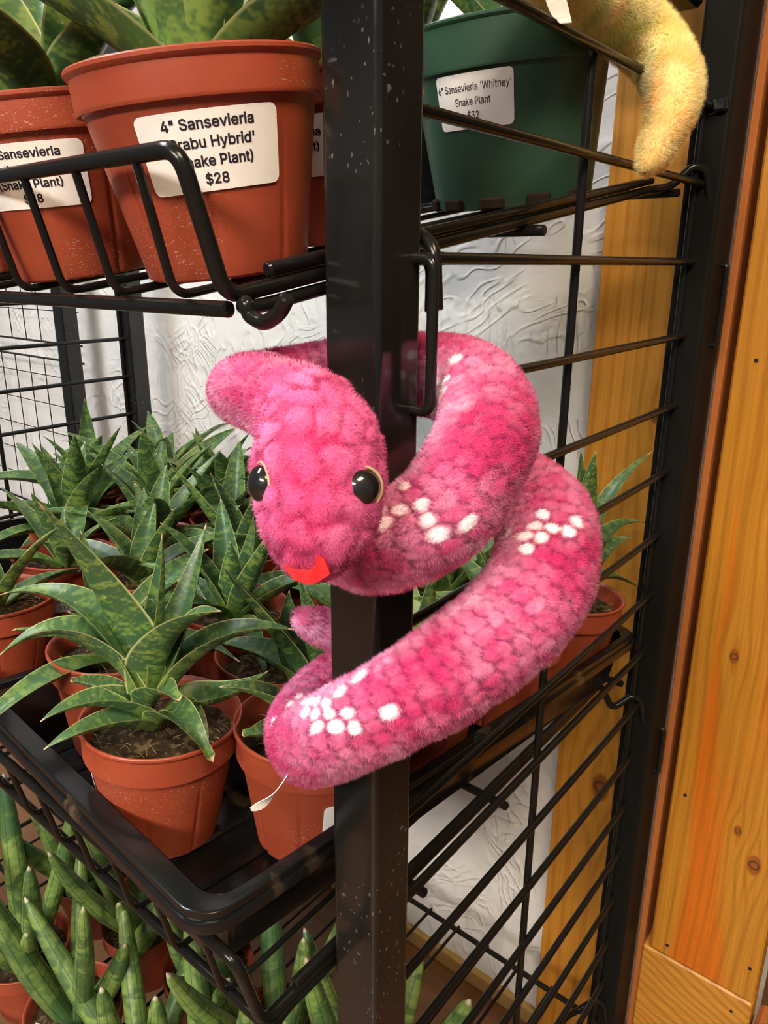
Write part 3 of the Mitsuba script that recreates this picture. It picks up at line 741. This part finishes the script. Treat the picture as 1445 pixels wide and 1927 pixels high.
# --- green six inch pot and black pot at the back of the upper shelf
GP = dict(rb=.074, rt=.094, h=.152)
mG = shelf_spot(-.150, .455, .0)
tG = new_thing('green_pot', 'large dark green plastic pot priced $32 behind the grid panel', 'potted plant')
add(tG + '__pot', moved(pot_mesh(GP['rb'], GP['rt'], GP['h'], 0), mG), 'green_plastic', 30)
for i in range(5):
    a = -2.4 + i * .55
    add(tG + '__drain_notch', moved(moved(bevel_box([-.011, -.004, 0], [.011, .004, .011], .002), frame_mat(np.array([math.cos(a) * .0745, math.sin(a) * .0745, 0]), np.array([-math.sin(a), math.cos(a), 0]), np.array([-math.cos(a), -math.sin(a), 0]), np.array([0, 0, 1.]))), mG), 'dark_recess')  # solid blocks coloured dark, standing for the shade inside the notches
msG = mG.copy(); msG[:3, 3] = apply(mG, [0, 0, GP['h'] * .9])
add(tG + '__soil', moved(soil_mesh(.088, 1), msG), 'soil', True)
big_leaves(tG, apply(msG, [0, 0, 0]), None, [(-150, 66, .20, .05, 0), (150, 45, .2, .05, .05), (60, 62, .2, .05, 0), (-60, 72, .2, .05, 0), (200, 40, .17, .045, .05)])
pot_label(tG, mG, -1.44, GP, ['6" Sansevieria \'Whitney\'', 'Snake Plant', '$32'], .071, .043, .0895, .0058, .0108, tilt=.0, squeeze=.74)
mK = shelf_spot(-.345, .53, .0)
tK = new_thing('black_pot', 'black plastic nursery pot between the steel post and the green pot', 'potted plant')
add(tK + '__pot', moved(pot_mesh(.065, .085, .13, 0), mK), 'black_plastic', 30)
msK = mK.copy(); msK[:3, 3] = apply(mK, [0, 0, .115])
add(tK + '__soil', moved(soil_mesh(.079, 2), msK), 'soil', True)
big_leaves(tK, apply(msK, [0, 0, 0]), None, [(0, 55, .17, .04, .05), (120, 60, .17, .04, 0), (-100, 60, .17, .045, 0), (-30, 40, .15, .04, .1), (200, 50, .15, .04, .1)])
t = new_thing('black_planter', 'black box on the back post at the upper right, only its underside in view', 'planter')
add(t + '__box', bevel_box([-.165, .47, .241], [-.0385, .549, .40], .004), 'black_plastic')

# --- cylindrical snake plants in the lowest basket
def cane(t, p0, p1, p2, r, n=20, sides=14):
    p0, p1, p2 = (np.array(p, float) for p in (p0, p1, p2)); s = np.linspace(0, 1, n)[:, None]
    P = (1 - s) ** 2 * p0 + 2 * s * (1 - s) * p1 + s * s * p2
    T, U, V = frames(P)
    q = s[:, 0]; rr = r * (.72 + .28 * np.sin(np.clip(q / .4, 0, 1) * np.pi / 2)) * np.sqrt(np.clip(1 - np.clip((q - .35) / .65, 0, 1) ** 1.7, 0, 1)) + .0006
    a = np.linspace(0, 2 * np.pi, sides + 1)
    gr = 1 - .07 * (np.cos(a * 7) > .8)
    v = P[:, None] + (rr[:, None] * gr)[..., None] * (np.cos(a)[None, :, None] * U[:, None] + np.sin(a)[None, :, None] * V[:, None])
    m = sides + 1
    i, j = np.meshgrid(np.arange(n - 1), np.arange(sides), indexing='ij')
    f = np.stack([i * m + j, i * m + j + 1, (i + 1) * m + j + 1, (i + 1) * m + j], -1).reshape(-1, 4)
    uv = np.stack([np.broadcast_to(a / (2 * np.pi), (n, m)), np.broadcast_to(q[:, None], (n, m))], -1).reshape(-1, 2)
    add(t + '__leaf', (v.reshape(-1, 3), f), 'cane_leaf', True, uv=uv)
def cane_plant(label, x, y, seed, leaves, name='cylinder_snake_plant'):
    m = axis_frame([x, y, -1.0372], [0, 0, 1], seed)
    t, ms = potted(label, m, seed, POT, name=name, plant=None)
    c = apply(ms, [0, 0, 0])
    for az, el, ln, r in leaves:
        a, e = math.radians(az), math.radians(el)
        d = np.array([math.cos(a) * math.cos(e), math.sin(a) * math.cos(e), math.sin(e)])
        h = np.array([math.cos(a), math.sin(a), 0])
        b = c + h * .012 - np.array([0, 0, .005])
        cane(t, b, b + d * ln * .5 + h * .012, b + nrm(d + np.array([0, 0, .12])) * ln, r)
    return t
def fan(seed, n, l0=.15, l1=.30, lo=38, hi=80):
    g = np.random.default_rng(seed)
    return [(i * 137.5 + g.normal() * 12 + seed * 40, lo + (hi - lo) * g.random(), l0 + (l1 - l0) * g.random() ** 1.3, .0125 + .0045 * g.random()) for i in range(n)]
CANES = [(-.115, .055, 61, 6), (-.25, .03, 62, 7), (-.39, .03, 63, 7), (-.53, .02, 64, 7), (-.67, .02, 69, 7), (-.30, .17, 65, 7), (-.44, .17, 66, 7), (-.58, .16, 67, 7), (-.16, .19, 68, 6), (-.72, .16, 70, 7)]
CN = ['beside the steel post', 'second from the post in the front row', 'third from the post in the front row', 'fourth from the post in the front row', 'fifth from the post in the front row', 'second from the post in the back row', 'third from the post in the back row', 'fourth from the post in the back row', 'nearest the post in the back row', 'fifth from the post in the back row']
for (x, y, s, n), nm in zip(CANES, CN):
    cane_plant(f'banded cylindrical snake plant in the lowest basket, {nm}', x, y, s, fan(s, n))

# ------------------------------------------------------------------ the pink toy snake
SNAKE=[(0.0345,-0.0901,-0.1282,0.0009,0.0009),(0.0355,-0.0905,-0.1233,0.0102,0.0079),(0.0369,-0.0894,-0.1136,0.0191,0.0157),(0.0358,-0.0850,-0.1019,0.0252,0.0214),(0.0314,-0.0784,-0.0902,0.0280,0.0242),(0.0238,-0.0704,-0.0782,0.0275,0.0242),(0.0122,-0.0618,-0.0688,0.0241,0.0221),(-0.0074,-0.0547,-0.0638,0.0212,0.0202),(-0.0402,-0.0443,-0.0614,0.0195,0.0190),(-0.0718,-0.0291,-0.0643,0.0182,0.0182),(-0.0812,-0.0004,-0.0631,0.0169,0.0169),(-0.0750,0.0348,-0.0615,0.0171,0.0171),(-0.0561,0.0635,-0.0621,0.0201,0.0201),(-0.0240,0.0761,-0.0639,0.0236,0.0236),(0.0098,0.0718,-0.0676,0.0262,0.0262),(0.0372,0.0503,-0.0804,0.0262,0.0262),(0.0492,0.0174,-0.0986,0.0259,0.0259),(0.0466,-0.0043,-0.1166,0.0252,0.0252),(0.0307,-0.0203,-0.1314,0.0235,0.0235),(0.0064,-0.0250,-0.1404,0.0211,0.0211),(-0.0258,-0.0193,-0.1422,0.0171,0.0171),(-0.0561,-0.0055,-0.1398,0.0151,0.0151),(-0.0688,0.0360,-0.1424,0.0178,0.0178),(-0.0489,0.0774,-0.1445,0.0207,0.0207),(-0.0151,0.1030,-0.1384,0.0241,0.0241),(0.0196,0.1125,-0.1394,0.0275,0.0275),(0.0515,0.0975,-0.1500,0.0292,0.0292),(0.0683,0.0660,-0.1683,0.0289,0.0289),(0.0687,0.0336,-0.1842,0.0279,0.0279),(0.0583,0.0055,-0.2002,0.0269,0.0269),(0.0432,-0.0164,-0.2151,0.0254,0.0254),(0.0224,-0.0311,-0.2311,0.0241,0.0241),(-0.0056,-0.0350,-0.2550,0.0235,0.0235),(-0.0388,-0.0236,-0.2799,0.0216,0.0216),(-0.0625,-0.0018,-0.2824,0.0189,0.0189),(-0.0698,0.0286,-0.2777,0.0177,0.0177),(-0.0641,0.0530,-0.2698,0.0166,0.0166),(-0.0614,0.0644,-0.2589,0.0152,0.0152),(-0.0716,0.0532,-0.2474,0.0143,0.0143),(-0.0789,0.0341,-0.2372,0.0121,0.0121),(-0.0864,0.0213,-0.2275,0.0058,0.0058),(-0.0882,0.0185,-0.2258,0.0014,0.0014),]
EYE_L, EYE_R = np.array([.0190, -.1000, -.0868]), np.array([.0525, -.0762, -.0868])

def hash2(i, j):
    h = (i.astype(np.int64) * 374761393 + j.astype(np.int64) * 668265263) & 0xFFFFFFFF
    h = ((h ^ (h >> 13)) * 1274126177) & 0xFFFFFFFF
    return ((h ^ (h >> 16)) & 0xFFFF) / 65535.0
def lerp(a, b, t):
    return np.asarray(a) * (1 - t[..., None]) + np.asarray(b) * t[..., None]
def sstep(a, b, x):
    t = np.clip((x - a) / (b - a), 0, 1); return t * t * (3 - 2 * t)

def plush_tube(C, step, sides, dorsal):
    q, s, u = catmull(C, step)
    P, ra, rb = q[:, :3], np.maximum(q[:, 3], .0006), np.maximum(q[:, -1], .0006)
    T, U, V = frames(P, dorsal(P, u))
    a = np.arange(sides) * 2 * np.pi / sides
    n = len(P)
    # U = dorsal direction, V = sideways
    off = rb[:, None, None] * np.cos(a)[None, :, None] * U[:, None] + ra[:, None, None] * np.sin(a)[None, :, None] * V[:, None]
    X = P[:, None] + off
    N = nrm(np.cos(a)[None, :, None] / rb[:, None, None] * U[:, None] + np.sin(a)[None, :, None] / ra[:, None, None] * V[:, None])
    i, j = np.meshgrid(np.arange(n - 1), np.arange(sides), indexing='ij')
    f = np.stack([i * sides + j, i * sides + (j + 1) % sides, (i + 1) * sides + (j + 1) % sides, (i + 1) * sides + j], -1).reshape(-1, 4)
    f = np.vstack([f[:, [0, 1, 2]], f[:, [0, 2, 3]]])
    return X, N, f, P, s, u, np.broadcast_to(a, (n, sides)), ra, rb

def coil_dorsal(P, u):
    c = np.array([-.019, .019, 0])
    out = P - c; out[:, 2] = 0; out = nrm(out)
    d = out * .40 + NEAR * .50 + np.array([0, 0, .50])
    w = np.clip((u - 5.5) / 2.5, 0, 1)[:, None]
    head = np.broadcast_to(NEAR * .85 + RIGHT * -.10 + np.array([0, 0, .55]), P.shape)
    d = head * (1 - w) + d * w
    from scipy.ndimage import gaussian_filter1d
    return nrm(gaussian_filter1d(d, 14, axis=0))

X, N, F, P, S, Uc, PH, RA, RB = plush_tube(SNAKE, .0014, 104, coil_dorsal)
ph = (PH + np.pi) % (2 * np.pi) - np.pi
ss = np.broadcast_to(S[:, None], ph.shape); uu = np.broadcast_to(Uc[:, None], ph.shape)
rad = np.broadcast_to(((RA + RB) / 2)[:, None], ph.shape)
head_w = 1 - sstep(6.2, 7.4, uu)
# printed scales: rows of round cells, larger on the head
cell = .0088
NC = 20
wq = meshkit.fbm(X.reshape(-1, 3) * 70, 2, 12).reshape(ph.shape) - .5
wq2 = meshkit.fbm(X.reshape(-1, 3) * 70, 2, 15).reshape(ph.shape) - .5
ci = ss / cell + wq * .9
row = np.floor(ci)
cj = ph / (2 * np.pi) * NC + .5 * (row % 2) + wq2 * .7
col = np.floor(cj)
dx, dy = (ci - row - .5), (cj - col - .5)
rd = np.sqrt((dx * 1.0) ** 2 + (dy * .95) ** 2)
rnd = hash2(row, col % NC)
edge = sstep(.38, .62, rd)
hot, crim, pale, gap, white = (.58, .080, .25), (.44, .010, .100), (.72, .33, .54), (.16, .006, .060), (.90, .78, .84)
nz = meshkit.fbm(np.stack([X[..., 0] * 60, X[..., 1] * 60, X[..., 2] * 60], -1).reshape(-1, 3), 3).reshape(ph.shape)
back = 1 - sstep(.55, 1.75, np.abs(ph + .1 * np.sin(ss * 40)))
band = .5 + .5 * np.sin(ss * 62 + 3 * nz)
col3 = lerp(lerp(pale, hot, sstep(.25, .7, nz * .7 + .3 * rnd)), crim, back * (.5 + .5 * band) * .95)
belly = sstep(1.9, 2.5, np.abs(ph))
col3 = lerp(col3, (.66, .24, .38), belly * .6)
nz5 = meshkit.fbm(X.reshape(-1, 3) * 120, 3, 5).reshape(ph.shape)
frost = sstep(.46, .66, nz5 * .6 + nz * .4) * (.25 + .75 * sstep(.5, 1.5, np.abs(ph)))
col3 = lerp(col3, (.80, .50, .68), frost * .6)
col3 = lerp(col3, gap, edge * (1 - head_w) * (.30 + .45 * back) * (1 - .6 * belly))
# clusters of white cells
WHITE = [(14.3, .5), (17.2, .1), (26.6, .1), (30.6, -.1), (31.4, .5), (33.4, .1), (21.5, 0), (9.0, .6)]
wh = np.zeros_like(ph)
for uc, pc in WHITE:
    k = int(np.argmin(np.abs(Uc - uc))); r0 = round(S[k] / cell); toC = CAM - P[k]; tk = nrm(P[min(k + 1, len(P) - 1)] - P[k - 1]); uk = nrm(coil_dorsal(P, Uc)[k]); uk = nrm(uk - tk * (uk @ tk)); vk = np.cross(tk, uk)
    c0 = round((math.atan2(toC @ vk, toC @ uk) + pc) / (2 * np.pi) * NC)
    for dr_, dc in ((0, 0), (0, 1), (0, -1), (1, 0), (1, 1), (-1, 0), (2, 1), (0, 3), (1, 3), (-1, -2), (2, 2)):
        if hash2(np.array([r0 + dr_ + 7]), np.array([c0 + dc]))[0] < .82:
            wh = np.maximum(wh, ((row == r0 + dr_) & (((col - c0 - dc + NC // 2) % NC) == NC // 2)) * (1 - sstep(.30, .50, rd)))
wh *= (1 - head_w)
col3 = lerp(col3, white, wh * .95)
# head print: big rounded plates, dark marks around eyes and mouth corners
hc = .0125
hy = ss / hc + wq * 1.1; hrow = np.floor(hy); hx = (ph * rad) / hc + .5 * (hrow % 2) + wq2 * 1.1; hcol = np.floor(hx)
hd = np.sqrt(((hx - hcol - .5)) ** 2 + ((hy - hrow - .5)) ** 2)
hcolr = lerp(lerp((.56, .085, .235), (.58, .13, .29), sstep(.40, .70, nz)), (.28, .008, .065), sstep(.32, .56, hd) * (.45 + .5 * sstep(.4, .6, nz)) * (1 - sstep(1.25, 1.9, np.abs(ph))))
mid = (1 - sstep(.15, .7, np.abs(ph))) * sstep(1.0, 2.0, uu) * (1 - sstep(4.6, 6.0, uu))
hcolr = lerp(hcolr, (.52, .025, .12), mid * .5)
hcolr = lerp(hcolr, (.64, .25, .38), sstep(1.5, 2.3, np.abs(ph)) * .6)
Xf = X
for e, r0, r1, k in ((EYE_R, .0062, .0105, .85), (EYE_L, .0060, .0085, .6)):
    d = np.linalg.norm(Xf - e, axis=-1); hcolr = lerp(hcolr, (.10, .012, .03), (1 - sstep(r0, r1, d)) * k)
for e, r0, r1, k in (((.0504, -.0859, -.1124), .0020, .0062, .8), ((.0490, -.0868, -.1175), .001, .006, .7), ((.0252, -.0979, -.1176), .001, .006, .8), ((.0357, -.1047, -.0878), .0005, .0040, .45), ((.0556, -.0750, -.0944), .002, .007, .5), ((.0469, -.1019, -.1131), .001, .0055, .45)):
    d = np.linalg.norm((Xf - np.array(e)) * [1, 1, .75], axis=-1) + (nz - .5) * .006; hcolr = lerp(hcolr, (.13, .012, .04), (1 - sstep(r0, r1, d)) * k)
mouth = (np.abs(np.abs(ph) - 1.62) < .22) * sstep(.8, 1.3, uu) * (1 - sstep(2.2, 3.0, uu))
hcolr = lerp(hcolr, (.16, .03, .06), mouth * .6 * sstep(.35, .6, nz))
col3 = lerp(col3, hcolr, head_w)
fl = meshkit.fbm(X.reshape(-1, 3) * 420, 2, 6).reshape(ph.shape)
col3 = np.clip(col3 * (.74 + .52 * fl)[..., None], 0, 1)
# stuffed shape: soft creases where the coil bends, slight lumps, puffed scales
lump = (meshkit.fbm(X.reshape(-1, 3) * 45, 3, 4).reshape(ph.shape) - .5) * .0034
crease = -.0014 * np.clip(np.sin(ss * 210 + 6 * nz), .55, 1) * sstep(.5, .62, meshkit.noise(X.reshape(-1, 3) * 22, 9).reshape(ph.shape)) * (1 - head_w)
puff = (1 - edge) * .0006 * (1 - head_w) + (1 - sstep(.25, .62, hd)) * .0012 * head_w
# eye sockets
sock = sum(-.0026 * np.exp(-(np.linalg.norm(X - e, axis=-1) / .0075) ** 2) for e in (EYE_L, EYE_R))
Xd = X + N * (lump * np.clip(rad / .02, 0, 1) + crease + puff + sock)[..., None]
snake = new_thing('toy_snake', 'pink plush toy snake coiled twice around the front steel post', 'toy snake')
V_, C_ = Xd.reshape(-1, 3), col3.reshape(-1, 3)
add(snake + '__body', (V_, F), 'plush', True, color=C_)

def fur(key, v, f, c, count, length, seed, width=.00023, droop=.25, avoid=()):
    g = np.random.default_rng(seed)
    tri = v[f]; ar = np.linalg.norm(np.cross(tri[:, 1] - tri[:, 0], tri[:, 2] - tri[:, 0]), axis=1)
    k = g.choice(len(f), count, p=ar / ar.sum())
    b = g.random((count, 2)); sw = b.sum(1) > 1; b[sw] = 1 - b[sw]
    wgt = np.c_[1 - b.sum(1), b]
    p = (v[f[k]] * wgt[..., None]).sum(1); cc = (c[f[k]] * wgt[..., None]).sum(1)
    _, _, vn = meshkit.arrays((v, f), True)
    n = nrm((vn[f[k]] * wgt[..., None]).sum(1))
    ok = np.ones(count, bool)
    for e, r in avoid: ok &= np.linalg.norm(p - e, axis=1) > r
    p, cc, n = p[ok], cc[ok], n[ok]; m = len(p)
    d = nrm(n + g.normal(size=(m, 3)) * .38 + np.array([0, 0, -droop]))
    L = (length if np.isscalar(length) else ((length[f[k]] * wgt).sum(1)[ok][:, None])) * (.55 + .75 * g.random(m))[:, None]
    s = nrm(np.cross(d, g.normal(size=(m, 3)))) * width * (.7 + .6 * g.random((m, 1)))
    vv = np.stack([p - s - n * .0004, p + s - n * .0004, p + d * L], 1).reshape(-1, 3)
    sh = (.82 + .36 * g.random(m))[:, None]
    tip = np.clip(cc * sh * 1.06 + .05, 0, 1); root = np.clip(cc * sh * .92, 0, 1)
    col = np.stack([root, root, tip], 1).reshape(-1, 3)
    nn = nrm(np.repeat(n, 3, 0) + np.repeat(nrm(g.normal(size=(m, 3))), 3, 0) * .25)
    path = meshkit.write_ply((vv, np.arange(3 * m).reshape(-1, 3)), False, color=col, normals=nn)
    scene[key] = {'type': 'ply', 'filename': path, 'face_normals': False, 'bsdf': {'type': 'ref', 'id': 'plush'}}
    labels[key] = {'kind': 'stuff', 'label': 'short fuzzy plush pile'}
fur(snake + '__fur', V_, F, C_, 340000, (.0023 - .0006 * head_w).reshape(-1), 3, avoid=((EYE_R, .0108), (EYE_L, .0094)))
def eye(c, axis, name):
    z = nrm(axis); x = nrm(np.cross([0, 0, 1], z)); m = frame_mat(c, x, np.cross(z, x), z)
    R = .0084
    dome = [(R * math.cos(a), R * math.sin(a) * .80 - .0010) for a in np.linspace(-.25, math.pi / 2, 18)]; dome[-1] = (.00005, dome[-1][1])
    k = add(f'{snake}__{name}', moved(lathe(dome, 40), m), 'eye_black', True)
    labels[k] = {'label': 'glossy black plastic eye'}
    rim = [(R + .0007 + .0007 * math.cos(a), -.0001 + .0007 * math.sin(a)) for a in np.linspace(0, 2 * math.pi, 13)]
    kk = add(f'{k}__rim', moved(lathe(rim, 40), m), 'eye_amber', True)
    labels[kk] = {'label': 'amber eye rim'}
eye(EYE_R + NEAR * .0028 + RIGHT * .0008, NEAR * .95 + RIGHT * .30 + np.array([0, 0, .10]), 'eye')
eye(EYE_L - NEAR * .0004 + RIGHT * .0004, NEAR * .48 - RIGHT * .95 + np.array([0, 0, .05]), 'eye')
def facing_plate(c, pts, scale, thick, normal=NEAR, roll=0.0):
    z = nrm(normal); x = nrm(np.cross([0, 0, 1], z)); y = np.cross(z, x)
    m = trimesh.creation.extrude_polygon(Polygon(np.array(pts) * scale).buffer(.0004).buffer(-.0002), thick, engine='earcut')
    m = m.subdivide_to_size(.0025)
    v = np.array(m.vertices); v[:, 2] += -22 * v[:, 0] ** 2 + .0006 * np.sin(v[:, 0] * 900)
    m.vertices = v
    m.apply_transform(frame_mat(np.array(c, float), x, y, z)); return m
k = add(snake + '__tongue', facing_plate([.0470, -.1020, -.1175], [(-45, 8), (-18, 1), (4, 1), (16, 12), (20, 33), (33, 27), (43, -5), (22, -19), (-3, -24), (-25, -13)], .000205, .0024), 'felt_red')
labels[k] = {'label': 'forked red felt tongue'}
# sewn-in cloth tag at the lower left coil
def ribbon(pts, widths, wdir, thick=.0005):
    q, _, _ = catmull(np.c_[np.array(pts, float), np.array(widths, float)], .002)
    P, w = q[:, :3], q[:, 3]
    T = nrm(np.gradient(P, axis=0)); wv = nrm(np.asarray(wdir) - T * (T @ np.asarray(wdir))[:, None]); nn = np.cross(T, wv)
    R = [P - wv * w[:, None], P + wv * w[:, None], P + wv * w[:, None] + nn * thick, P - wv * w[:, None] + nn * thick]
    v = np.stack(R, 1).reshape(-1, 3); f = []
    for i in range(len(P) - 1):
        for j in range(4):
            a, b = i * 4 + j, i * 4 + (j + 1) % 4
            f += [[a, b, b + 4], [a, b + 4, a + 4]]
    f += [[0, 2, 1], [0, 3, 2]]; o = (len(P) - 1) * 4; f += [[o, o + 1, o + 2], [o, o + 2, o + 3]]
    return trimesh.Trimesh(v, np.array(f), process=False)
k = add(snake + '__cloth_tag', ribbon([(-0.0243, -0.0506, -0.2810), (-0.0223, -0.0619, -0.2847), (-0.0240, -0.0686, -0.2886), (-0.0291, -0.0754, -0.2919)], [.0022, .0026, .0036, .0012], RIGHT * .5 + np.array([0, 0, .8])), 'tag_cloth')
labels[k] = {'label': 'white cloth tag'}

# ------------------------------------------------------------------ the yellow toy snake over the top wire
YEL=[(-0.0500,0.1401,0.2117,0.0178),(-0.0500,0.2083,0.2078,0.0205),(-0.0500,0.2592,0.2041,0.0229),(-0.0460,0.3145,0.1986,0.0254),(-0.0360,0.3653,0.1891,0.0260),(-0.0160,0.3827,0.1676,0.0241),(0.0040,0.3700,0.1402,0.0214),(0.0100,0.3553,0.1167,0.0181),(0.0080,0.3447,0.0972,0.0148),(0.0060,0.3361,0.0825,0.0114),(0.0040,0.3293,0.0735,0.0055),(0.0040,0.3279,0.0707,0.0013)]
X2, N2, F2, P2, S2, U2, PH2, RA2, RB2 = plush_tube(YEL, .0022, 72, lambda P, u: np.broadcast_to(np.array([.8, -.5, .1]), P.shape).copy())
nz2 = meshkit.fbm(X2.reshape(-1, 3) * 38, 3, 2).reshape(PH2.shape); n3 = meshkit.fbm(X2.reshape(-1, 3) * 30, 3, 8).reshape(PH2.shape)
c2 = lerp(lerp((.72, .60, .20), (.82, .74, .40), sstep(.3, .7, nz2)), (.46, .52, .15), sstep(.50, .66, n3) * .75)
c2 = lerp(c2, (.78, .46, .12), np.clip(sstep(.56, .7, nz2) * .6 + sstep(5.2, 8.2, np.broadcast_to(U2[:, None], PH2.shape)) * .6 * n3 * 1.5, 0, 1))
X2 = X2 + N2 * ((nz2 - .5) * .004)[..., None]
ys = new_thing('toy_snake', 'tail of a fuzzy yellow plush snake hanging over the top wire of the grid panel', 'toy snake')
add(ys + '__body', (X2.reshape(-1, 3), F2), 'plush', True, color=c2.reshape(-1, 3))
fur(ys + '__fur', X2.reshape(-1, 3), F2, c2.reshape(-1, 3), 90000, .0042, 5, width=.00022, droop=.1)
k = add(ys + '__cloth_tag', ribbon([(-.022, .205, .172), (-.016, .200, .163), (-.013, .204, .155), (-.008, .199, .149)], [.0045, .0085, .0070, .0030], np.array([.35, 1, .25])), 'tag_cloth')
labels[k] = {'label': 'creased white cloth tag'}
